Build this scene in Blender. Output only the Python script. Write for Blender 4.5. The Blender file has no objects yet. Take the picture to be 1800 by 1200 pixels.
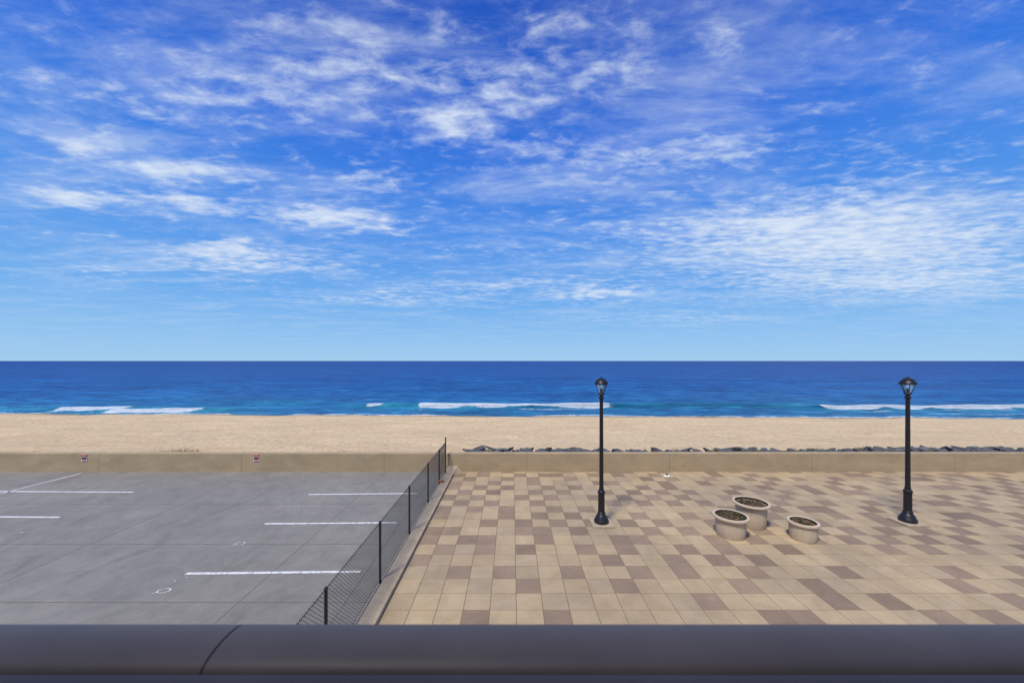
import bpy, bmesh, math, random
import numpy as np
from mathutils import Vector, noise as mnoise
random.seed(7); rng=np.random.default_rng(7)
H=5.6; F=655.0
def G(u,v,z=0.0):
    y=(H-z)*F/(v-634.0); return ((u-900)*y/F, y)
scn=bpy.context.scene
col=scn.collection
# ---------------------------------------------------------------- helpers
def N(nt,t,**k):
    n=nt.nodes.new(t)
    for a,b in k.items(): setattr(n,a,b)
    return n
def newmat(name):
    m=bpy.data.materials.new(name); m.use_nodes=True
    nt=m.node_tree; b=nt.nodes['Principled BSDF']
    return m,nt,b
def ramp(nt,fac,stops,interp='LINEAR'):
    r=N(nt,'ShaderNodeValToRGB'); r.color_ramp.interpolation=interp
    els=r.color_ramp.elements
    while len(els)<len(stops): els.new(0.5)
    for e,(p,c) in zip(els,stops):
        e.position=p; e.color=(c[0],c[1],c[2],1) if len(c)==3 else c
    nt.links.new(fac,r.inputs[0]); return r.outputs[0]
def noise(nt,scale,detail=5,rough=0.6,dist=0.0,vec=None,out=0):
    n=N(nt,'ShaderNodeTexNoise'); n.inputs['Scale'].default_value=scale
    n.inputs['Detail'].default_value=detail; n.inputs['Roughness'].default_value=rough
    n.inputs['Distortion'].default_value=dist
    if vec is not None: nt.links.new(vec,n.inputs['Vector'])
    return n.outputs[out]
def objco(nt,scale=(1,1,1)):
    t=N(nt,'ShaderNodeTexCoord'); m=N(nt,'ShaderNodeMapping'); m.inputs['Scale'].default_value=scale
    nt.links.new(t.outputs['Object'],m.inputs['Vector']); return m.outputs[0]
def mixc(nt,fac,a,b,mode='MIX'):
    m=N(nt,'ShaderNodeMix',data_type='RGBA',blend_type=mode)
    for i,s in ((0,fac),(6,a),(7,b)):
        if isinstance(s,(int,float)): m.inputs[i].default_value=s
        elif isinstance(s,tuple): m.inputs[i].default_value=(*s,1) if len(s)==3 else s
        else: nt.links.new(s,m.inputs[i])
    return m.outputs[2]
def math_(nt,op,a,b=None,c=None,clamp=False):
    m=N(nt,'ShaderNodeMath',operation=op); m.use_clamp=clamp
    for i,s in enumerate((a,b,c)):
        if s is None: continue
        if isinstance(s,(int,float)): m.inputs[i].default_value=s
        else: nt.links.new(s,m.inputs[i])
    return m.outputs[0]
def bump(nt,b,h,strength=0.3,dist=0.01):
    n=N(nt,'ShaderNodeBump'); n.inputs['Strength'].default_value=strength
    n.inputs['Distance'].default_value=dist
    nt.links.new(h,n.inputs['Height']); nt.links.new(n.outputs[0],b.inputs['Normal'])
def stone(name,c,var=0.18,scale=1.2,fine=40,rough=0.85,bs=0.25,bd=0.01,stain=None,stretch=(1,1,1)):
    m,nt,b=newmat(name); v=objco(nt,stretch)
    dk=tuple(x*(1-var) for x in c); lt=tuple(min(1,x*(1+var)) for x in c)
    c1=ramp(nt,noise(nt,scale,6,0.65,0.3,v),[(0.3,dk),(0.7,lt)])
    f=ramp(nt,noise(nt,fine,4,0.7,0,objco(nt)),[(0.3,(0.82,)*3),(0.7,(1.12,)*3)])
    c2=mixc(nt,1.0,c1,f,'MULTIPLY')
    if stain:
        s=ramp(nt,noise(nt,stain[0],8,0.7,0.8,v),[(0.5,(0,0,0)),(0.72,(1,1,1))])
        c2=mixc(nt,math_(nt,'MULTIPLY',s,stain[1]),c2,stain[2])
    nt.links.new(c2,b.inputs['Base Color']); b.inputs['Roughness'].default_value=rough
    b.inputs['Specular IOR Level'].default_value=0.25
    bump(nt,b,noise(nt,fine*1.3,5,0.7,0,objco(nt)),bs,bd); return m
def mesh_obj(name,verts,faces,mat=None,parent=None,smooth=False):
    me=bpy.data.meshes.new(name); me.from_pydata([tuple(v) for v in verts],[],faces); me.update()
    o=bpy.data.objects.new(name,me); col.objects.link(o)
    if mat: me.materials.append(mat)
    if parent: o.parent=parent
    if smooth:
        for p in me.polygons: p.use_smooth=True
    return o
def box(name,x0,x1,y0,y1,z0,z1,mat,parent=None,bev=0.0,seg=2):
    bm=bmesh.new(); bmesh.ops.create_cube(bm,size=1)
    for v in bm.verts:
        v.co=Vector(((x0+x1)/2+v.co.x*(x1-x0),(y0+y1)/2+v.co.y*(y1-y0),(z0+z1)/2+v.co.z*(z1-z0)))
    if bev>0: bmesh.ops.bevel(bm,geom=bm.edges[:],offset=bev,segments=seg,affect='EDGES',profile=0.6)
    me=bpy.data.meshes.new(name); bm.to_mesh(me); bm.free()
    o=bpy.data.objects.new(name,me); col.objects.link(o); me.materials.append(mat)
    if parent: o.parent=parent
    return o
def lathe(name,prof,mat,seg=40,parent=None,loc=(0,0,0),smooth=True,angle=35):
    vs=[];fs=[]
    for r,z in prof:
        for i in range(seg):
            a=2*math.pi*i/seg; vs.append((loc[0]+r*math.cos(a),loc[1]+r*math.sin(a),loc[2]+z))
    for j in range(len(prof)-1):
        for i in range(seg):
            k=(i+1)%seg; fs.append((j*seg+i,j*seg+k,(j+1)*seg+k,(j+1)*seg+i))
    o=mesh_obj(name,vs,fs,mat,parent,smooth)
    if smooth:
        try: o.data.set_sharp_from_angle(angle=math.radians(angle))
        except Exception: pass
    return o
def empty(name,loc=(0,0,0)):
    e=bpy.data.objects.new(name,None); e.empty_display_size=0.2; col.objects.link(e); e.location=loc; return e
def grid(name,xs,ys,zf,mat,smooth=True,attr=None):
    X,Y=np.meshgrid(xs,ys); Z=zf(X,Y)
    nx,ny=len(xs),len(ys)
    co=np.stack([X,Y,Z],-1).reshape(-1,3).astype(np.float32)
    i=np.arange(nx-1); j=np.arange(ny-1); I,J=np.meshgrid(i,j)
    a=(J*nx+I).ravel(); f=np.stack([a,a+1,a+1+nx,a+nx],-1).astype(np.int32)
    me=bpy.data.meshes.new(name); me.vertices.add(len(co)); me.vertices.foreach_set('co',co.ravel())
    me.loops.add(f.size); me.loops.foreach_set('vertex_index',f.ravel())
    me.polygons.add(len(f)); me.polygons.foreach_set('loop_start',np.arange(0,f.size,4,dtype=np.int32))
    me.polygons.foreach_set('loop_total',np.full(len(f),4,dtype=np.int32))
    me.update(calc_edges=True); me.validate()
    me.polygons.foreach_set('use_smooth',np.full(len(f),smooth))
    if attr is not None:
        for nm,fn in attr.items():
            at=me.attributes.new(nm,'FLOAT','POINT'); at.data.foreach_set('value',fn(X,Y).ravel().astype(np.float32))
    me.materials.append(mat); o=bpy.data.objects.new(name,me); col.objects.link(o); return o
def vnoise1(x,seed,scale):
    r=np.random.default_rng(seed).random(4096); t=x/scale+1000; i=np.floor(t).astype(int); f=t-i; f=f*f*(3-2*f)
    return r[i%4096]*(1-f)+r[(i+1)%4096]*f
def vnoise2(x,y,seed,sx,sy):
    r=np.random.default_rng(seed).random((256,256)); a=x/sx+1000; b=y/sy+1000
    i=np.floor(a).astype(int); j=np.floor(b).astype(int); f=a-i; g=b-j; f=f*f*(3-2*f); g=g*g*(3-2*g)
    q=lambda m,n: r[m%256,n%256]
    return (q(i,j)*(1-f)+q(i+1,j)*f)*(1-g)+(q(i,j+1)*(1-f)+q(i+1,j+1)*f)*g
# ---------------------------------------------------------------- camera
cam=bpy.data.cameras.new('camera'); co=bpy.data.objects.new('camera',cam); col.objects.link(co)
co.location=(0,0,H); co.rotation_euler=(math.radians(90),0,0)
cam.sensor_width=36; cam.lens=F/1800*36; cam.shift_y=34/1800; cam.clip_start=0.05; cam.clip_end=60000
cam.dof.use_dof=True; cam.dof.focus_distance=16; cam.dof.aperture_fstop=2.8
scn.camera=co
scn.view_settings.view_transform='Standard'; scn.view_settings.look='None'; scn.view_settings.exposure=0
# ---------------------------------------------------------------- sun
sd=Vector((-0.40,-0.62,0)).normalized(); el=math.radians(60)
sdir=Vector((sd.x*math.cos(el),sd.y*math.cos(el),math.sin(el)))
sl=bpy.data.lights.new('sun','SUN'); sl.energy=3.7; sl.angle=math.radians(9); sl.color=(1,0.95,0.86)
so=bpy.data.objects.new('sun',sl); col.objects.link(so); so.rotation_euler=(-sdir).to_track_quat('-Z','Y').to_euler()
so.location=(-10,-15,30)
# ---------------------------------------------------------------- world
w=bpy.data.worlds.new('sky'); scn.world=w; w.use_nodes=True; nt=w.node_tree
try:
    w.cycles.sampling_method='MANUAL'; w.cycles.sample_map_resolution=256
except Exception: pass
bg=nt.nodes['Background']; bg.inputs['Strength'].default_value=0.1
sky=N(nt,'ShaderNodeTexSky',sky_type='NISHITA'); sky.sun_disc=False
sky.sun_elevation=el; sky.sun_rotation=math.atan2(sd.x,sd.y)%(2*math.pi)
tc=N(nt,'ShaderNodeTexCoord'); D=tc.outputs['Generated']
sp=N(nt,'ShaderNodeSeparateXYZ'); nt.links.new(D,sp.inputs[0]); dx,dy,dz=sp.outputs
el_=math_(nt,'MAXIMUM',dz,0.0)
base=ramp(nt,el_,[(0.0,(0.37,0.62,0.88)),(0.05,(0.28,0.55,0.89)),(0.15,(0.155,0.42,0.87)),(0.32,(0.075,0.285,0.83)),(0.5,(0.028,0.170,0.74)),(0.7,(0.013,0.090,0.53)),(1.0,(0.010,0.06,0.38))])
basex=mixc(nt,1.0,base,(10.,10.,10.),'MULTIPLY')
skyc=mixc(nt,0.05,basex,sky.outputs[0])
zz=math_(nt,'ADD',el_,0.045)
px=math_(nt,'DIVIDE',dx,zz); py=math_(nt,'DIVIDE',dy,zz)
cb=N(nt,'ShaderNodeCombineXYZ'); nt.links.new(px,cb.inputs[0]); nt.links.new(py,cb.inputs[1]); P=cb.outputs[0]
ay=math_(nt,'MAXIMUM',math_(nt,'ABSOLUTE',dy),0.02)
tx=math_(nt,'DIVIDE',dx,ay); tz=math_(nt,'DIVIDE',el_,ay)
cb2=N(nt,'ShaderNodeCombineXYZ'); nt.links.new(tx,cb2.inputs[0]); nt.links.new(tz,cb2.inputs[1])
wn=N(nt,'ShaderNodeTexNoise'); wn.inputs['Scale'].default_value=4; wn.inputs['Detail'].default_value=4; nt.links.new(P,wn.inputs['Vector'])
ws=N(nt,'ShaderNodeVectorMath',operation='MULTIPLY_ADD'); nt.links.new(wn.outputs['Color'],ws.inputs[0])
ws.inputs[1].default_value=(0.26,0.09,0); ws.inputs[2].default_value=(-0.13,-0.045,0)
wa=N(nt,'ShaderNodeVectorMath',operation='ADD'); nt.links.new(cb2.outputs[0],wa.inputs[0]); nt.links.new(ws.outputs[0],wa.inputs[1]); T=wa.outputs[0]
blobs=[(1400,425,260,55,.80),(1560,350,260,60,.45),(1200,270,170,28,.45),(790,225,50,28,.75),(870,185,100,45,.5),(930,265,60,16,.6),
(300,150,260,90,.24),(140,255,60,20,.8),(320,302,95,15,1.0),(110,345,50,10,.7),(200,350,90,12,.5),(345,365,65,18,.85),
(570,378,100,17,1.0),(660,405,60,8,.7),(390,440,100,14,.85),(460,468,130,18,.6),(1060,515,60,9,.85),(190,475,90,8,.5),(1600,505,260,30,.5),
(1000,110,300,80,.30),(560,110,200,90,.20),(1700,440,180,60,.35),(700,522,150,8,.55),(900,500,160,10,.4),(640,320,150,22,.3),(1200,560,160,7,.45)]
acc=None
for u,v,su,sv,a in blobs:
    s1=N(nt,'ShaderNodeVectorMath',operation='SUBTRACT'); nt.links.new(T,s1.inputs[0]); s1.inputs[1].default_value=((u-900)/F,(634-v)/F,0)
    s2=N(nt,'ShaderNodeVectorMath',operation='MULTIPLY'); nt.links.new(s1.outputs[0],s2.inputs[0]); s2.inputs[1].default_value=(F/su,F/sv,0)
    s3=N(nt,'ShaderNodeVectorMath',operation='DOT_PRODUCT'); nt.links.new(s2.outputs[0],s3.inputs[0]); nt.links.new(s2.outputs[0],s3.inputs[1])
    e=math_(nt,'EXPONENT',math_(nt,'MULTIPLY',s3.outputs['Value'],-0.8))
    acc=math_(nt,'MULTIPLY_ADD',e,a,acc if acc is not None else 0.0)
acc=math_(nt,'MINIMUM',acc,1.0)
def mapP(rot,sc,loc=(0,0,0)):
    m=N(nt,'ShaderNodeMapping'); m.inputs['Rotation'].default_value=(0,0,rot); m.inputs['Scale'].default_value=sc; m.inputs['Location'].default_value=loc
    nt.links.new(P,m.inputs['Vector']); return m.outputs[0]
cell=noise(nt,10.0,6,0.62,0.25,mapP(0.15,(0.75,1.3,1)))
cell2=noise(nt,1.9,4,0.6,0.4,mapP(-0.2,(0.8,1.4,1),(3,1,0)))
veil=noise(nt,1.2,7,0.68,0.5,mapP(0.35,(0.8,1.9,1),(7,2,0)))
s=math_(nt,'MULTIPLY',acc,0.55)
s=math_(nt,'MULTIPLY_ADD',cell,1.35,s)
s=math_(nt,'MULTIPLY_ADD',cell2,0.65,s)
d1=N(nt,'ShaderNodeMapRange',interpolation_type='SMOOTHSTEP'); nt.links.new(s,d1.inputs[0])
d1.inputs[1].default_value=1.04; d1.inputs[2].default_value=1.80; d1.inputs[4].default_value=0.95
vf=N(nt,'ShaderNodeMapRange',interpolation_type='SMOOTHSTEP'); nt.links.new(math_(nt,'MULTIPLY_ADD',acc,0.18,math_(nt,'MULTIPLY_ADD',cell,0.22,veil)),vf.inputs[0])
vf.inputs[1].default_value=0.50; vf.inputs[2].default_value=0.98; vf.inputs[4].default_value=0.48
inv=math_(nt,'MULTIPLY',math_(nt,'SUBTRACT',1.0,d1.outputs[0]),math_(nt,'SUBTRACT',1.0,vf.outputs[0]))
dens=math_(nt,'SUBTRACT',1.0,inv)
hf=N(nt,'ShaderNodeMapRange'); nt.links.new(el_,hf.inputs[0]); hf.inputs[1].default_value=0.015; hf.inputs[2].default_value=0.15; hf.inputs[3].default_value=0.15; hf.inputs[4].default_value=1.0
dens=math_(nt,'MULTIPLY',dens,hf.outputs[0])
final=mixc(nt,dens,skyc,(7.2,8.1,9.3))
nt.links.new(final,bg.inputs['Color'])
# ---------------------------------------------------------------- materials
m_sand,nt,b=newmat('sand')
v=objco(nt); vs_=objco(nt,(0.35,1,1))
c1=ramp(nt,noise(nt,0.35,8,0.7,0.4,vs_),[(0.3,(0.61,0.455,0.265)),(0.7,(0.73,0.57,0.355))])
c2=ramp(nt,noise(nt,3.2,6,0.75,0.2,v),[(0.35,(0.78,0.76,0.74)),(0.62,(1.1,1.1,1.1))])
sx=N(nt,'ShaderNodeAttribute',attribute_name='wet')
cc=mixc(nt,1.0,c1,c2,'MULTIPLY'); cc=mixc(nt,sx.outputs['Fac'],cc,(0.33,0.245,0.155))
nt.links.new(cc,b.inputs['Base Color']); b.inputs['Roughness'].default_value=0.9; b.inputs['Specular IOR Level'].default_value=0.12
bump(nt,b,noise(nt,2.2,7,0.75,0.5,v),0.9,0.18)

def sea_mat():
    m,nt,b=newmat('sea_water')
    g=N(nt,'ShaderNodeNewGeometry'); s=N(nt,'ShaderNodeSeparateXYZ'); nt.links.new(g.outputs['Position'],s.inputs[0])
    d=math_(nt,'LOGARITHM',math_(nt,'MAXIMUM',math_(nt,'SUBTRACT',s.outputs[1],44),1.0),10.0)
    wob=noise(nt,0.02,4,0.6,0,g.outputs['Position'])
    d=math_(nt,'ADD',d,math_(nt,'MULTIPLY_ADD',wob,0.9,-0.45))
    f=math_(nt,'DIVIDE',d,4.0,clamp=True)
    c=ramp(nt,f,[(0.12,(0.028,0.17,0.29)),(0.28,(0.012,0.135,0.315)),(0.40,(0.007,0.105,0.32)),(0.52,(0.004,0.074,0.285)),(0.75,(0.0025,0.046,0.225)),(1.0,(0.0025,0.037,0.19))])
    a=N(nt,'ShaderNodeAttribute',attribute_name='swell')
    c=mixc(nt,math_(nt,'MULTIPLY',a.outputs['Fac'],0.7),c,(0.013,0.19,0.275))
    def pm(sc):
        mp=N(nt,'ShaderNodeMapping'); mp.inputs['Scale'].default_value=(sc[0],sc[1],1); nt.links.new(g.outputs['Position'],mp.inputs[0]); return mp.outputs[0]
    n1=noise(nt,1.0,5,0.72,0.3,pm((0.20,0.55)))
    n2=noise(nt,1.0,6,0.78,0.3,pm((0.03,0.06)))
    st=math_(nt,'MULTIPLY_ADD',n1,0.55,math_(nt,'MULTIPLY',n2,0.45))
    c=mixc(nt,1.0,c,ramp(nt,st,[(0.39,(0.33,0.42,0.56)),(0.5,(1,1,1)),(0.61,(3.0,2.0,1.6))]),'MULTIPLY')
    fo=N(nt,'ShaderNodeAttribute',attribute_name='foam')
    fn=noise(nt,1.0,6,0.8,0.3,pm((0.9,2.2)))
    ff=N(nt,'ShaderNodeMapRange',interpolation_type='SMOOTHSTEP')
    nt.links.new(math_(nt,'SUBTRACT',fo.outputs['Fac'],fn),ff.inputs[0]); ff.inputs[1].default_value=-0.06; ff.inputs[2].default_value=0.16
    fc=ramp(nt,fn,[(0.35,(0.85,0.87,0.88)),(0.62,(0.50,0.60,0.66))])
    c=mixc(nt,ff.outputs[0],c,fc)
    nt.links.new(c,b.inputs['Base Color'])
    b.inputs['Roughness'].default_value=0.40; b.inputs['IOR'].default_value=1.33; b.inputs['Specular IOR Level'].default_value=0.18
    bump(nt,b,math_(nt,'ADD',n1,math_(nt,'MULTIPLY',n2,3.0)),0.8,1.4)
    return m
m_sea=sea_mat()
m_wall=stone('wall_concrete',(0.41,0.31,0.185),0.13,0.8,30,0.88,0.2,0.01,(0.5,0.45,(0.25,0.19,0.12)),(1,1,2.2))
m_kerb=stone('kerb_concrete',(0.50,0.395,0.26),0.15,1.5,35,0.88,0.2,0.01,(1.2,0.4,(0.27,0.2,0.13)))
m_plinth=stone('plinth_concrete',(0.42,0.335,0.23),0.12,3,40)
m,nt,b=newmat('lot_concrete'); v=objco(nt)
a1=ramp(nt,noise(nt,0.22,8,0.65,0.5,v),[(0.3,(0.200,0.191,0.172)),(0.7,(0.268,0.254,0.224))])
a2=ramp(nt,noise(nt,1.7,8,0.75,0.7,v),[(0.3,(0.82,)*3),(0.7,(1.12,)*3)])
a3=ramp(nt,noise(nt,60,3,0.7,0,v),[(0.3,(0.85,)*3),(0.7,(1.12,)*3)])
cc=mixc(nt,1.0,mixc(nt,1.0,a1,a2,'MULTIPLY'),a3,'MULTIPLY')
st=ramp(nt,noise(nt,0.8,6,0.6,1.2,objco(nt,(1,0.5,1))),[(0.56,(0,0,0)),(0.72,(1,1,1))])
cc=mixc(nt,math_(nt,'MULTIPLY',st,0.40),cc,(0.115,0.110,0.098))
nt.links.new(cc,b.inputs['Base Color']); b.inputs['Roughness'].default_value=0.85; b.inputs['Specular IOR Level'].default_value=0.25
bump(nt,b,noise(nt,80,4,0.7,0,v),0.25,0.008); m_lot=m
m_joint=stone('joint_filler',(0.135,0.127,0.113),0.2,3,40)
m_jointp=stone('paving_mortar',(0.21,0.15,0.09),0.2,3,40)
m,nt,b=newmat('white_road_paint'); v=objco(nt)
k=ramp(nt,noise(nt,9,8,0.8,0.2,v),[(0.40,(0.36,0.36,0.34)),(0.52,(0.74,0.74,0.72))]); nt.links.new(k,b.inputs['Base Color']); b.inputs['Roughness'].default_value=0.7; m_paint=m
m,nt,b=newmat('worn_road_paint'); v=objco(nt)
k=ramp(nt,noise(nt,12,8,0.8,0.2,v),[(0.42,(0.24,0.24,0.23)),(0.6,(0.6,0.6,0.59))]); nt.links.new(k,b.inputs['Base Color']); b.inputs['Roughness'].default_value=0.7; m_paintw=m
m,nt,b=newmat('paving_tile')
at=N(nt,'ShaderNodeAttribute',attribute_name='tilecol'); v=objco(nt)
c=mixc(nt,1.0,at.outputs['Color'],ramp(nt,noise(nt,1.1,8,0.7,0.6,v),[(0.3,(0.82,0.81,0.79)),(0.7,(1.12,1.12,1.12))]),'MULTIPLY')
c=mixc(nt,1.0,c,ramp(nt,noise(nt,45,4,0.75,0,v),[(0.3,(0.82,)*3),(0.7,(1.1,)*3)]),'MULTIPLY')
c=mixc(nt,1.0,c,ramp(nt,noise(nt,0.25,4,0.6,0.6,v),[(0.35,(0.88,0.88,0.90)),(0.65,(1.07,1.06,1.04))]),'MULTIPLY')
st=ramp(nt,noise(nt,2.3,6,0.65,0.6,v),[(0.62,(0,0,0)),(0.72,(1,1,1))])
c=mixc(nt,math_(nt,'MULTIPLY',st,0.22),c,(0.17,0.13,0.09))
nt.links.new(c,b.inputs['Base Color']); b.inputs['Roughness'].default_value=0.78; b.inputs['Specular IOR Level'].default_value=0.22
bump(nt,b,noise(nt,60,4,0.7,0,v),0.2,0.006); m_tile=m
def simple(name,c,rough=0.5,metal=0.0,var=0.15,sc=8,spec=0.5):
    m,nt,b=newmat(name); v=objco(nt)
    k=ramp(nt,noise(nt,sc,5,0.6,0,v),[(0.3,tuple(x*(1-var) for x in c)),(0.7,tuple(x*(1+var) for x in c))])
    nt.links.new(k,b.inputs['Base Color']); b.inputs['Roughness'].default_value=rough; b.inputs['Metallic'].default_value=metal
    b.inputs['Specular IOR Level'].default_value=spec; return m
m_black=simple('black_painted_metal',(0.014,0.015,0.017),0.42,spec=.35)
m_post=simple('fence_post_metal',(0.035,0.032,0.03),0.5)
m_wire=simple('fence_wire',(0.075,0.07,0.065),0.5,0.2)
m_rail=simple('railing_metal',(0.125,0.108,0.096),0.5,0.0,0.12,5,0.35)
m_raild=simple('railing_gap_dark',(0.03,0.028,0.026),0.6)  # dark colour for the rail groove and the joint gap
m_pot=stone('planter_cast_stone',(0.56,0.455,0.325),0.08,2.0,30,0.85,0.15,0.008,(1.5,0.3,(0.33,0.25,0.17)),(1,1,0.6))
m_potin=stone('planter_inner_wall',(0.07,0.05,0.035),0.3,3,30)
m_soil=stone('soil',(0.035,0.027,0.02),0.5,10,60,0.95,0.8,0.03)
m_leaf=simple('planter_leaves',(0.05,0.065,0.022),0.7,0,0.5,6)
m_dry=simple('dry_stalks',(0.24,0.13,0.055),0.8,0,0.4,6)
m_rock=stone('rock',(0.095,0.100,0.108),0.55,1.6,14,0.9,0.6,0.03,(1.4,0.4,(0.20,0.17,0.13)))
m_glass=bpy.data.materials.new('lamp_glass'); m_glass.use_nodes=True
b=m_glass.node_tree.nodes['Principled BSDF']; b.inputs['Base Color'].default_value=(0.75,0.8,0.82,1); b.inputs['Roughness'].default_value=0.15; b.inputs['Transmission Weight'].default_value=0.85; b.inputs['Alpha'].default_value=0.45
# ---------------------------------------------------------------- terrain / sand
def shore(X): return 51.3-0.034*X+ (vnoise1(X,3,9)-0.5)*1.6+(vnoise1(X,4,2.6)-0.5)*0.5
SEA=-2.0
def tz_(X,Y):
    s=shore(X); t=np.clip((Y-19.0)/(s-19.0),-1,1)
    z=0.3+(SEA-0.3)*t
    z=np.where(Y>s,SEA-(Y-s)*0.07,z)
    z=np.where(Y<19.0,-0.25,z)
    z=np.maximum(z,-25)
    land=(Y>20)&(Y<s-2.5)
    z=z+np.where(land,(vnoise2(X,Y,11,3.0,1.6)-0.5)*0.22+(vnoise2(X,Y,12,0.9,0.7)-0.5)*0.11,0)
    return z
xs=np.concatenate([-np.geomspace(30000,75,40),np.arange(-74,74.01,0.4),np.geomspace(75,30000,40)])
ys=np.concatenate([[-3000,-200,-30,0,10,18.9,19.0],np.arange(19.4,58,0.35),np.geomspace(60,30000,40)])
grid('sand_beach_ground',xs,ys,tz_,m_sand,attr={'wet':lambda X,Y: np.clip((Y-(shore(X)-2.0+vnoise1(X,9,5)*1.6))/0.5,0,1)})
# ---------------------------------------------------------------- sea
waves=[ # x0,x1,y,height,foam
 (-16.0,18.5,63.0,0.50,1.0),(-25.2,-18.6,62.5,0.35,1.0),(-71,-57,57.8,0.35,.9),(-61,-45,57.0,0.40,1.0),(49,96,60.0,0.45,1.0),(-130,-84,58,0.5,.8)]
def smooth(a,b,x): t=np.clip((x-a)/(b-a),0,1); return t*t*(3-2*t)
def wav(X,Y):
    h=np.zeros_like(X); fo=np.zeros_like(X); sw=np.zeros_like(X)
    for k,(x0,x1,y0,a,f) in enumerate(waves):
        yc=y0+(vnoise1(X,20+k,11)-0.5)*1.8+(vnoise1(X,25+k,3)-0.5)*0.5
        e=smooth(x0-7,x0+3,X)*(1-smooth(x1-3,x1+9,X))
        d=Y-yc
        am=a*(0.7+0.6*vnoise1(X,35+k,6))
        prof=np.where(d<0,np.exp(-(d/0.9)**2),np.exp(-(d/3.0)**2))
        h+=am*e*prof
        ht=0.35+0.65*vnoise1(X,50+k,4.0)
        e2=smooth(x0-0.5,x0+2.0,X)*(1-smooth(x1-7,x1+1,X))
        wd=0.8+2.2*vnoise1(X,40+k,3.5)
        c=0.60+0.75*ht
        fo=np.maximum(fo,f*np.minimum(1,e2*1.3)*c*np.where(d<0,np.exp(-(d/wd)**2),np.exp(-(d/0.5)**2)))
        fo=np.maximum(fo,0.58*e2*np.exp(-((d+2.8+1.6*vnoise1(X,55+k,5))/0.9)**2)*smooth(.3,.7,vnoise1(X,58+k,4)))
        sw=np.maximum(sw,e*np.exp(-((d+1.0)/3.2)**2))
    yc=63.5+(vnoise1(X,60,25)-0.5)*4; q=smooth(18,26,X)*(1-smooth(46,54,X))
    h+=0.45*q*np.exp(-((Y-yc)/1.6)**2); sw=np.maximum(sw,0.9*q*np.exp(-((Y-yc+1)/2.5)**2))
    yc=66+(vnoise1(X,61,25)-0.5)*4; q=(1-smooth(-40,-22,X))*smooth(-60,-44,X)
    h+=0.4*q*np.exp(-((Y-yc)/1.6)**2); sw=np.maximum(sw,0.4*q*np.exp(-((Y-yc+1)/2.5)**2))
    for k,(yy,am) in enumerate([(72,.3),(82,.35),(93,.35),(106,.35),(122,.4),(141,.4)]):
        yc=yy+(vnoise1(X,70+k,40)-0.5)*9
        h+=am*np.exp(-((Y-yc)/2.2)**2)*vnoise1(X,80+k,22)
    s=shore(X)
    fo=np.maximum(fo,0.66*np.exp(-((Y-s-0.5)/0.7)**2)*smooth(.2,.6,vnoise1(X,90,7)))
    fo=np.maximum(fo,0.56*np.exp(-((Y-s-3.2-2*vnoise1(X,91,12))/0.55)**2)*smooth(.45,.75,vnoise1(X,92,9)))
    h+=(vnoise2(X,Y,31,2.5,1.0)-0.5)*0.12*(Y<160)
    return h,fo,sw
xs=np.concatenate([-np.geomspace(40000,115,50),np.arange(-114,114.01,0.45),np.geomspace(115,40000,50)])
ys=np.concatenate([np.arange(44,75,0.25),np.arange(75,160,0.8),np.geomspace(161,45000,70)])
grid('sea',xs,ys,lambda X,Y: SEA+wav(X,Y)[0],m_sea,attr={'foam':lambda X,Y: wav(X,Y)[1],'swell':lambda X,Y: wav(X,Y)[2]})
# ---------------------------------------------------------------- parking lot
WY=18.8
box('parking_lot_pavement',-60,-3.25,-12,WY+0.1,-0.3,0.0,m_lot)
je=empty('pavement_joints')
for i,x in enumerate([-6.35,-12.9,-19.4,-26,-32.5]):
    box('joint_%d'%i,x-0.008,x+0.008,-12,WY-0.01,0.0005,0.003,m_joint,je)
for i,y in enumerate([5.6,8.65,11.4,14.6]):
    box('cross_joint_%d'%i,-60,-3.27,y-0.008,y+0.008,0.0008,0.0035,m_joint,je)
def strip(name,p,q,wd,mat,par,z=0.008):
    a=Vector(p);c=Vector(q);d=(c-a).normalized();n=Vector((-d.y,d.x))*wd/2
    segs=24; vs=[];fs=[]
    for i in range(segs+1):
        t=a.lerp(c,i/segs); j=random.uniform(-0.004,0.004)
        vs+= [(t.x+n.x*(1+j*8),t.y+n.y*(1+j*8),z),(t.x-n.x,t.y-n.y,z)]
    for i in range(segs): fs.append((2*i,2*i+1,2*i+3,2*i+2))
    return mesh_obj(name,vs,fs,mat,par)
pl=empty('parking_bay_lines')
L=[((327,1008),(634,1004.5)),((465,920.5),(697,918.5)),((543,869),(733,867)),((-260,862),(235,865)),((-300,906.5),(105,909)),((-60,883),(143,831.5))]
for i,(p,q) in enumerate(L): strip('line_%d'%i,G(*p),G(*q),0.105 if i<5 else 0.09,m_paint,pl)
def ring(name,u,v,rx,ry,th,mat,par,ang=0.0,gap=0.0):
    cx,cy=G(u,v); vs=[];fs=[];n=36
    m=int(n*(1-gap))
    for i in range(m+ (1 if gap>0 else 0)):
        a=2*math.pi*i/n
        for s in (1,1-th/rx):
            x=rx*s*math.cos(a); y=ry*s*math.sin(a)
            vs.append((cx+x*math.cos(ang)-y*math.sin(ang),cy+x*math.sin(ang)+y*math.cos(ang),0.008))
    cnt=len(vs)//2
    for i in range(cnt if gap==0 else cnt-1):
        j=(i+1)%cnt; fs.append((2*i,2*i+1,2*j+1,2*j))
    return mesh_obj(name,vs,fs,mat,par)
nm=empty('painted_bay_numbers')
for i,(u,v) in enumerate([(288,1038),(422,955),(518,889.5),(30,937.5),(178,882.5)]):
    mt=m_paint if i<2 else m_paintw
    ring('digit_0_%d'%i,u,v,0.15,0.10,0.03,mt,nm,0.15)
    x,y=G(u,v)
    strip('tick_%d'%i,(x-0.12,y-0.06),(x-0.17,y-0.12),0.03,mt,nm)
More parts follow.
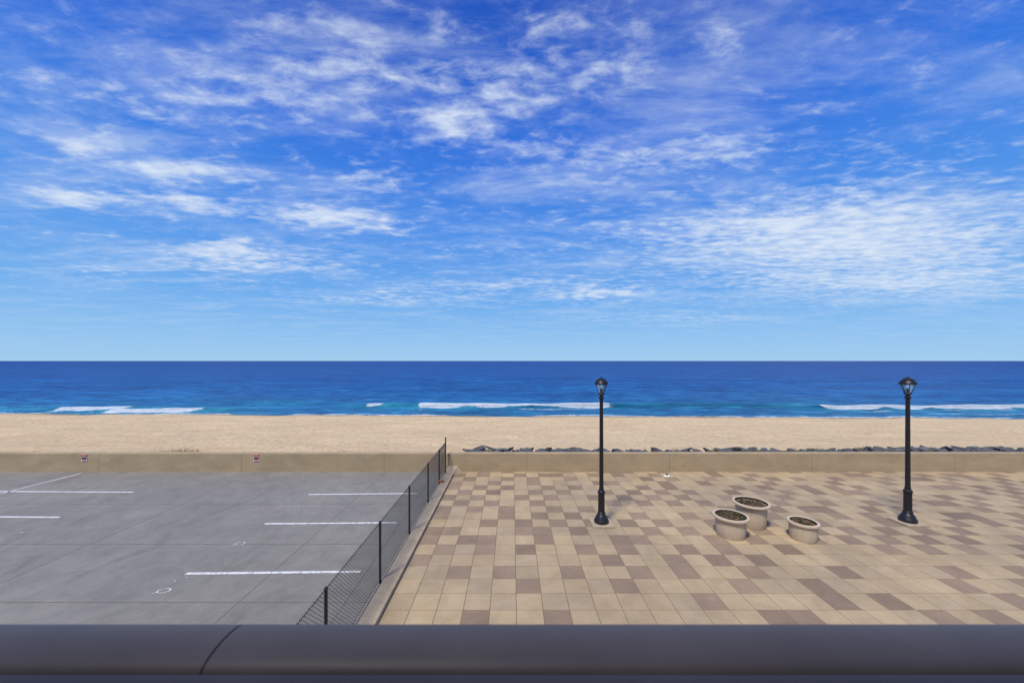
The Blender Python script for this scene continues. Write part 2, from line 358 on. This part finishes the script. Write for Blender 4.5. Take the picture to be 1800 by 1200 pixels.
for i,(u,v) in enumerate([(318,1018),(512,893)]):
    ring('digit_worn_%d'%i,u,v,0.13,0.09,0.022,m_paintw,nm,0.6,0.35)
# ---------------------------------------------------------------- plaza
box('plaza_bed',-3.24,60,-12,WY+0.1,-0.3,-0.004,m_jointp)
dark=set([(-1,-1),(2,-1),(10,-1),(11,-1),(16,-1),(18,-1),(8,0),(13,0),(15,0),(20,0),(1,1),(5,1),(10,1),(13,1),(19,1),(-2,2),(0,2),(3,2),(6,2),(8,2),(11,2),(15,2),(20,2),
(-4,3),(8,3),(10,3),(12,3),(5,3),(-3,4),(-1,4),(1,4),(4,4),(6,4),(9,4),(2,5),(-2,5),(7,5),(11,5)])
vs=[];fs=[];cols=[]
t=0.6; g=0.006; bv=0.004
prev={}
for r in range(-30,18):
    for k in range(-4,100):
        x0=-0.5+t*k; x1=x0+t; y0=8.39+t*r; y1=y0+t
        if x0<-2.86: x0=-2.86
        if x1<-2.75: continue
        if y1>WY: y1=WY
        if y1-y0<0.05: continue
        if -1<=r<=3 and k<=20: dk=(k,r) in dark
        else:
            p=0.60 if r>3 else 0.42
            if prev.get((k-1,r)): p*=0.22
            if prev.get((k,r-1)): p*=0.25
            if prev.get((k-1,r-1)) or prev.get((k+1,r-1)): p=min(1,p*1.15)
            dk=(k,r) in dark or random.random()<p
        prev[(k,r)]=dk
        if dk:
            f=random.uniform(0.90,1.18); c=(0.285*f,0.208*f,0.141*f)
        else:
            f=random.uniform(0.92,1.06); q=random.random()
            c=(0.465*f,0.358*f,0.216*f) if q<0.7 else (0.43*f,0.335*f,0.212*f)
        n=len(vs); zt=0.0+random.uniform(-0.0008,0.0008)
        vs+=[(x0+g,y0+g,zt-0.006),(x1-g,y0+g,zt-0.006),(x1-g,y1-g,zt-0.006),(x0+g,y1-g,zt-0.006)]
        vs+=[(x0+g+bv,y0+g+bv,zt),(x1-g-bv,y0+g+bv,zt),(x1-g-bv,y1-g-bv,zt),(x0+g+bv,y1-g-bv,zt)]
        F5=[(n+4,n+5,n+6,n+7),(n,n+1,n+5,n+4),(n+1,n+2,n+6,n+5),(n+2,n+3,n+7,n+6),(n+3,n,n+4,n+7)]
        fs+=F5; cols+=[c]*5
pz=mesh_obj('plaza_paving_tiles',vs,fs,m_tile)
ca=pz.data.color_attributes.new('tilecol','FLOAT_COLOR','CORNER')
arr=np.ones((len(fs)*4,4),dtype=np.float32); arr[:,:3]=np.repeat(np.array(cols,dtype=np.float32),4,axis=0)
ca.data.foreach_set('color',arr.ravel())
# kerb
ke=empty('kerb')
y=-11.9;i=0
while y<18.3:
    y2=min(y+3.0,18.35); box('kerb_block_%d'%i,-3.24,-2.87,y,y2-0.012,-0.25,0.10,m_kerb,ke,0.015); y=y2;i+=1
mesh_obj('kerb_haunch',[(-3.3,18.35,-.1),(-2.75,18.35,-.1),(-2.45,18.79,-.1),(-3.35,18.79,-.1),(-3.24,18.36,.11),(-2.87,18.36,.11),(-2.75,18.79,.30),(-3.3,18.79,.34)],
 [(0,1,5,4),(1,2,6,5),(2,3,7,6),(3,0,4,7),(4,5,6,7)],m_kerb,ke)
# ---------------------------------------------------------------- sea wall
sw=empty('sea_wall')
edges=[-60]+[7.95+7.2*i for i in range(-9,8)]
edges=[e for e in edges if e<=60]
for i in range(len(edges)-1):
    a,c=edges[i],edges[i+1]
    box('wall_panel_%d'%i,a+0.004,c-0.004,WY,WY+0.36,-0.28,0.93+random.uniform(-.003,.003),m_wall,sw,0.015)
box('wall_backing',-59.9,edges[-1]-0.1,WY+0.006,WY+0.34,-0.27,0.91,m_jointp,sw)
m_red=simple('sign_red',(0.45,0.03,0.03),0.5); m_white=simple('sign_white',(0.75,0.75,0.73),0.5); m_dk=simple('sign_black',(0.03,0.03,0.03),0.5)
for u in (148.5,451):
    x=(u-900)*WY/F
    e=empty('parking_notice_sign',(x,WY-0.01,0.71))
    def part(n,a,c,d,f,off,mt):
        o=box(n,a,c,-off-0.004,-off+0.004,d,f,mt,e)
    part('plate',-0.14,0.14,-0.19,0.19,0.005,m_white)
    part('header',-0.13,0.13,0.06,0.18,0.012,m_red)
    part('header_bar',-0.09,0.09,0.11,0.13,0.018,m_white)
    part('pictogram_block',-0.12,0.12,-0.08,0.035,0.012,m_dk)
    part('pictogram_bar',-0.03,0.04,-0.05,0.01,0.018,m_red)
    part('text_bar',-0.11,0.11,-0.165,-0.115,0.012,m_red)
fl=empty('drain_fitting',(0,0,0)); x,y=G(1172,836)
lathe('dish',[(0.0,0.03),(0.09,0.035),(0.13,0.03),(0.16,0.0)],m_white,20,fl,(x,y,0.002))
lathe('cap',[(0.05,0.03),(0.05,0.09),(0.0,0.10)],m_dk,16,fl,(x,y,0.002))
m_or=stone('orange_brick',(0.38,0.16,0.06),0.3,6,40)
x,y=G(775,851); br=box('loose_brick',x-0.13,x+0.13,y-0.06,y+0.06,0.10,0.18,m_or,None,0.012)
# ---------------------------------------------------------------- boulders
def rocks(name,spots,mat):
    bmA=bmesh.new()
    for (x,y,z,r) in spots:
        bm=bmesh.new(); bmesh.ops.create_icosphere(bm,subdivisions=2,radius=1)
        sc=Vector((r*random.uniform(0.8,2.1),r*random.uniform(0.7,1.2),r*random.uniform(0.30,0.7)))
        off=Vector((random.random()*50,random.random()*50,random.random()*50))
        planes=[(Vector((random.gauss(0,1),random.gauss(0,1),random.gauss(0,1))).normalized(),random.uniform(0.35,0.7)) for _ in range(9)]
        rz=random.uniform(-.6,.6); tl=random.uniform(-.5,.5)
        for v in bm.verts:
            p=v.co.copy()
            for n,dd in planes:
                q=p.dot(n)
                if q>dd: p-=n*(q-dd)
            p*=1+0.10*mnoise.noise(p*2+off)
            p=Vector((p.x*sc.x,p.y*sc.y,p.z*sc.z))*1.35
            p=Vector((p.x*math.cos(tl)-p.z*math.sin(tl),p.y,p.x*math.sin(tl)+p.z*math.cos(tl)))
            p=Vector((p.x*math.cos(rz)-p.y*math.sin(rz),p.x*math.sin(rz)+p.y*math.cos(rz),p.z))
            v.co=p+Vector((x,y,z))
        me=bpy.data.meshes.new('t'); bm.to_mesh(me); bm.free(); bmA.from_mesh(me); bpy.data.meshes.remove(me)
    me=bpy.data.meshes.new(name); bmA.to_mesh(me); bmA.free(); me.materials.append(mat)
    o=bpy.data.objects.new(name,me); col.objects.link(o); return o
spots=[]
x=-2.2
while x<48:
    big=float(vnoise1(np.array([x]),101,4)[0])
    rightness=min(1,max(0,(x-12)/14))
    for row in range(5):
        y=19.55+row*0.42+random.uniform(-.15,.15)
        h=0.50+0.06*(big-.5)+0.07*rightness+random.uniform(-0.04,0.04) - row*0.015
        spots.append((x+random.uniform(-.3,.3),y,h,random.uniform(0.13,0.24)+0.06*big))
    x+=0.28
rocks('rock_revetment',spots,m_rock)
# ---------------------------------------------------------------- dune grass
def tuft_mass(name,centers,mats,per=60,h=0.4,spread=0.35,wd=0.012):
    vs=[];fs=[];mi=[]
    for (cx,cy,cz,s) in centers:
        for _ in range(int(per*s)):
            a=random.uniform(0,6.28); rr=spread*s*math.sqrt(random.random())
            bx=cx+rr*math.cos(a); by=cy+rr*math.sin(a)
            hh=h*s*random.uniform(0.5,1.1); lean=random.uniform(0.05,0.5)*hh; la=random.uniform(0,6.28)
            w_=wd*random.uniform(.7,1.4); pa=random.uniform(0,3.14); ox,oy=w_*math.cos(pa),w_*math.sin(pa)
            mx,my=bx+lean*.4*math.cos(la),by+lean*.4*math.sin(la); tx_,ty_=bx+lean*math.cos(la),by+lean*math.sin(la)
            n=len(vs); vs+=[(bx-ox,by-oy,cz),(bx+ox,by+oy,cz),(mx+ox*.8,my+oy*.8,cz+hh*.6),(mx-ox*.8,my-oy*.8,cz+hh*.6),(tx_,ty_,cz+hh)]
            fs+=[(n,n+1,n+2,n+3),(n+3,n+2,n+4)]; k=0 if random.random()<0.5 else 1; mi+=[k,k]
    o=mesh_obj(name,vs,fs,mats[0]); o.data.materials.append(mats[1]); o.data.polygons.foreach_set('material_index',mi); return o
m_grass=simple('dune_grass_blades',(0.13,0.15,0.05),0.8,0,0.4,3); m_dgr=simple('dry_dune_grass',(0.36,0.27,0.14),0.8,0,0.3,3)
cs=[]
for u,s in [(318,1.0),(330,1.2),(342,1.0),(300,.85),(285,.75),(262,.7),(600,.7),(60,.7)]:
    y=21.0; cs.append(((u-900)*y/F,y+random.uniform(-.3,.3),0.27,s))
tuft_mass('dune_grass',cs,(m_dry,m_dgr),70,0.42,0.4,0.008)
cs=[]
for _ in range(80):
    x=random.choice([random.gauss(12.0,1.4),random.gauss(20,2),random.gauss(27,3),random.uniform(-2,30)])
    if x<-2: continue
    cs.append((x,19.6+random.uniform(0,1.6),0.48,random.uniform(0.4,0.9)))
tuft_mass('beach_grass',cs,(m_grass,m_dgr),50,0.36,0.35,0.008)
# ---------------------------------------------------------------- chain-link fence
fe=empty('chain_link_fence')
FX=-3.35; FT=1.52; y0f,y1f=3.4,18.6
def tube(vs,fs,a,c,r,n=4):
    a=Vector(a);c=Vector(c);d=(c-a).normalized(); up=Vector((1,0,0)) if abs(d.x)<.9 else Vector((0,1,0))
    s=d.cross(up).normalized(); t_=d.cross(s); k=len(vs)
    for p in (a,c):
        for i in range(n):
            an=2*math.pi*i/n; vs.append(tuple(p+s*r*math.cos(an)+t_*r*math.sin(an)))
    for i in range(n):
        j=(i+1)%n; fs.append((k+i,k+j,k+n+j,k+n+i))
vs=[];fs=[]; pitch=0.085; z0,z1=0.04,FT-0.01
yy=y0f-(z1-z0)
while yy<y1f+(z1-z0):
    for sgn in (1,-1):
        a=(yy,z0); c=(yy+sgn*(z1-z0),z1)
        (ya,za),(yb,zb)=a,c
        def clip(ya,za,yb,zb,lim,side):
            ina=(ya-lim)*side>=0; inb=(yb-lim)*side>=0
            if ina and inb: return ya,za,yb,zb
            if not ina and not inb: return None
            tt=(lim-ya)/(yb-ya); zi=za+(zb-za)*tt
            return (lim,zi,yb,zb) if inb else (ya,za,lim,zi)
        r=clip(ya,za,yb,zb,y0f,1)
        if r: r=clip(*r,y1f,-1)
        if r and abs(r[1]-r[3])>0.01: tube(vs,fs,(FX+0.003*sgn,r[0],r[1]),(FX+0.003*sgn,r[2],r[3]),0.0036)
    yy+=pitch
yy=y0f
while yy<y1f:
    tube(vs,fs,(FX,yy-0.008,z1-0.01),(FX,yy+0.012,FT+0.03),0.0035,3); yy+=pitch
mesh_obj('wire_mesh',vs,fs,m_wire,fe)
vs=[];fs=[]
tube(vs,fs,(FX,y0f,FT-0.02),(FX,y1f,FT-0.02),0.008,6); tube(vs,fs,(FX,y0f,0.06),(FX,y1f,0.06),0.005,6); tube(vs,fs,(FX,y0f,0.75),(FX,y1f,0.75),0.0035,6)
mesh_obj('tension_wires',vs,fs,m_post,fe)
for i,y in enumerate([3.95,6.65,9.38,12.06,14.75,17.0,18.62]):
    tp=FT+0.0 if i<6 else 1.72
    lathe('post_%d'%i,[(0.0,0),(0.030,0),(0.030,tp-0.01),(0.036,tp),(0.036,tp+0.03),(0.02,tp+0.055),(0,tp+0.06)],m_post,14,fe,(FX+0.03,y,0.0))
vs=[];fs=[]; tube(vs,fs,(FX+.03,18.6,1.45),(FX+.03,17.0,1.45),0.02,8); tube(vs,fs,(FX+.03,17.0,0.2),(FX+.03,18.6,1.4),0.008,6)
mesh_obj('end_brace',vs,fs,m_post,fe)
# ---------------------------------------------------------------- lamps
def lamp(x,y):
    e=empty('street_lamp',(x,y,0))
    L0=(0,0,0)
    box('plinth',-0.36,0.36,-0.36,0.36,-0.003,0.07,m_plinth,e,0.015)
    prof=[(0.0,0.07),(0.245,0.07),(0.25,0.09),(0.25,0.14),(0.235,0.17),(0.215,0.20),(0.195,0.26),(0.15,0.33),(0.125,0.36),(0.135,0.38),(0.135,0.41),(0.115,0.43),
      (0.105,0.50),(0.100,1.05),(0.125,1.07),(0.13,1.10),(0.125,1.13),(0.09,1.16),(0.078,1.25),(0.072,1.3),(0.060,4.28),(0.085,4.30),(0.09,4.33),(0.085,4.36),(0.06,4.38),
      (0.055,4.42),(0.10,4.45),(0.115,4.47),(0.10,4.49),(0.0,4.50)]
    lathe('post',prof,m_black,28,e,L0)
    vs=[];fs=[]
    for i in range(10):
        a=2*math.pi*i/10; tube(vs,fs,(0.102*math.cos(a),0.102*math.sin(a),0.44),(0.098*math.cos(a),0.098*math.sin(a),1.06),0.012,6)
    mesh_obj('base_fluting',vs,fs,m_black,e)
    lathe('glass',[(0.075,4.50),(0.175,4.80)],m_glass,6,e,L0,False)
    vs=[];fs=[]
    for i in range(6):
        a=2*math.pi*i/6; tube(vs,fs,(0.085*math.cos(a),0.085*math.sin(a),4.48),(0.195*math.cos(a),0.195*math.sin(a),4.82),0.011,6)
    tube(vs,fs,(0,0,4.48),(0,0,4.66),0.03,10)
    mesh_obj('lantern_frame',vs,fs,m_black,e)
    lathe('lantern_cap',[(0.0,4.79),(0.235,4.79),(0.245,4.81),(0.24,4.83),(0.20,4.90),(0.165,4.935),(0.15,4.94),(0.14,4.97),(0.09,5.00),(0.04,5.015),(0.03,5.04),(0.0,5.05)],m_black,32,e,L0)
    return e
lamp(3.07,12.80); lamp(13.68,12.88)
# ---------------------------------------------------------------- planters
def planter(x,y,rr,rb,h):
    e=empty('planter',(x,y,0))
    prof=[(0,0.003),(rb*0.93,0.003),(rb*0.95,0.02),(rb,h*0.45),(rb*1.02,h-0.12),(rb*1.03,h-0.10),(rr-0.015,h-0.075),(rr,h-0.06),(rr,h-0.015),(rr-0.012,h),(rr-0.075,h),(rr-0.085,h-0.01)]
    lathe('pot',prof,m_pot,56,e)
    lathe('inner_wall',[(rr-0.085,h-0.01),(rr-0.09,h-0.12)],m_potin,56,e)
    lathe('soil_fill',[(rr-0.09,h-0.11),(rr*0.5,h-0.095),(0,h-0.08)],m_soil,40,e)
    vs=[];fs=[];mi=[]
    R=rr-0.12
    for _ in range(260):
        a=random.uniform(0,6.28); r=R*math.sqrt(random.random()); px_=r*math.cos(a);py_=r*math.sin(a); z=h-0.095+random.uniform(0,0.05)
        s=random.uniform(0.015,0.06); q=random.uniform(0,6.28); ti=random.uniform(-.03,.03)
        n=len(vs); dx_,dy_=s*math.cos(q),s*math.sin(q)
        vs+=[(px_-dx_,py_-dy_,z-ti*.3),(px_+dy_*.5,py_-dx_*.5,z+.01),(px_+dx_,py_+dy_,z+ti),(px_-dy_*.5,py_+dx_*.5,z+.012)]
        fs.append((n,n+1,n+2,n+3)); mi.append(0 if random.random()<.6 else 1)
    for _ in range(40):
        a=random.uniform(0,6.28); r=R*math.sqrt(random.random())*.9; px_=r*math.cos(a);py_=r*math.sin(a)
        k=len(fs); q=random.uniform(0,6.28); l=random.uniform(.05,.13)
        tube(vs,fs,(px_,py_,h-0.095),(px_+l*math.cos(q)*.6,py_+l*math.sin(q)*.6,h-0.07+random.uniform(.02,.06)),0.004,3); mi+=[1]*(len(fs)-k)
    o=mesh_obj('dead_plants',vs,fs,m_leaf,e); o.data.materials.append(m_dry); o.data.polygons.foreach_set('material_index',mi)
planter(7.04,12.0,0.53,0.44,0.65); planter(8.18,12.75,0.57,0.46,0.79); planter(9.18,11.75,0.43,0.37,0.56)
# ---------------------------------------------------------------- balcony + railing
bl=empty('balcony_railing')
def extr(name,prof,x0,x1,mat,smooth=True):
    n=len(prof); vs=[(x0,y,H-d) for y,d in prof]+[(x1,y,H-d) for y,d in prof]
    fs=[(i,(i+1)%n,n+(i+1)%n,n+i) for i in range(n)]+[tuple(range(n))[::-1],tuple(range(n,2*n))]
    o=mesh_obj(name,vs,fs,mat,bl,smooth)
    try: o.data.set_sharp_from_angle(angle=math.radians(40))
    except Exception: pass
    return o
prof=[(0.735,0.56),(0.735,0.530),(0.731,0.518),(0.722,0.510),(0.708,0.5055),(0.690,0.5035),(0.672,0.504),(0.655,0.507),(0.640,0.512),(0.629,0.519),(0.623,0.529),(0.621,0.56)]
extr('top_rail_section_1',prof,-6,-0.5245,m_rail); extr('top_rail_section_2',prof,-0.5205,6,m_rail)
extr('rail_joint_sleeve',[(y if y<.7 else y-.003,d+0.003) for y,d in prof],-0.56,-0.48,m_raild)
extr('groove_strip',[(0.62,0.530),(0.62,0.56),(0.612,0.56),(0.612,0.530)],-6,6,m_raild)  # dark strip drawn along the groove between the two rails
extr('inner_rail',[(0.6115,0.515),(0.6115,0.56),(0.578,0.56),(0.578,0.540),(0.583,0.524),(0.592,0.516)],-6,6,m_rail)
for i in range(9):
    x=-5.6+i*1.4; box('post_%d'%i,x-0.03,x+0.03,0.65,0.71,4.12,5.03,m_rail,bl)
box('bottom_rail',-6,6,0.66,0.70,4.2,4.24,m_rail,bl)
ho=empty('beachfront_building')
m_plaster=stone('plaster',(0.30,0.28,0.25),0.08,1.5,30)
m_win=simple('window_glass_dark',(0.03,0.04,0.05),0.1)
box('balcony_floor',-6.2,6.2,-2.5,0.78,3.92,4.115,m_wall,ho)
box('added_shade_slab',-9,9,-2.5,-0.27,6.9,7.1,m_plaster,ho)  # unseen slab added so its soft shadow edge crosses the top rail
box('balcony_side_wall_left',-6.4,-6.21,-2.5,0.78,3.92,5.1,m_plaster,ho)
box('balcony_side_wall_right',6.21,6.4,-2.5,0.78,3.92,5.1,m_plaster,ho)
box('back_wall_left',-9,-2.0,-2.8,-2.51,-0.2,7.6,m_plaster,ho)
box('back_wall_right',2.0,9,-2.8,-2.51,-0.2,7.6,m_plaster,ho)
box('back_wall_lintel',-2.0,2.0,-2.8,-2.51,6.3,7.6,m_plaster,ho)
box('back_wall_lower',-2.0,2.0,-2.8,-2.51,-0.2,4.115,m_plaster,ho)
box('sliding_door',-2.0,2.0,-2.7,-2.66,4.115,6.3,m_win,ho)
box('door_mullion',-0.04,0.04,-2.65,-2.6,4.12,6.3,m_rail,ho)
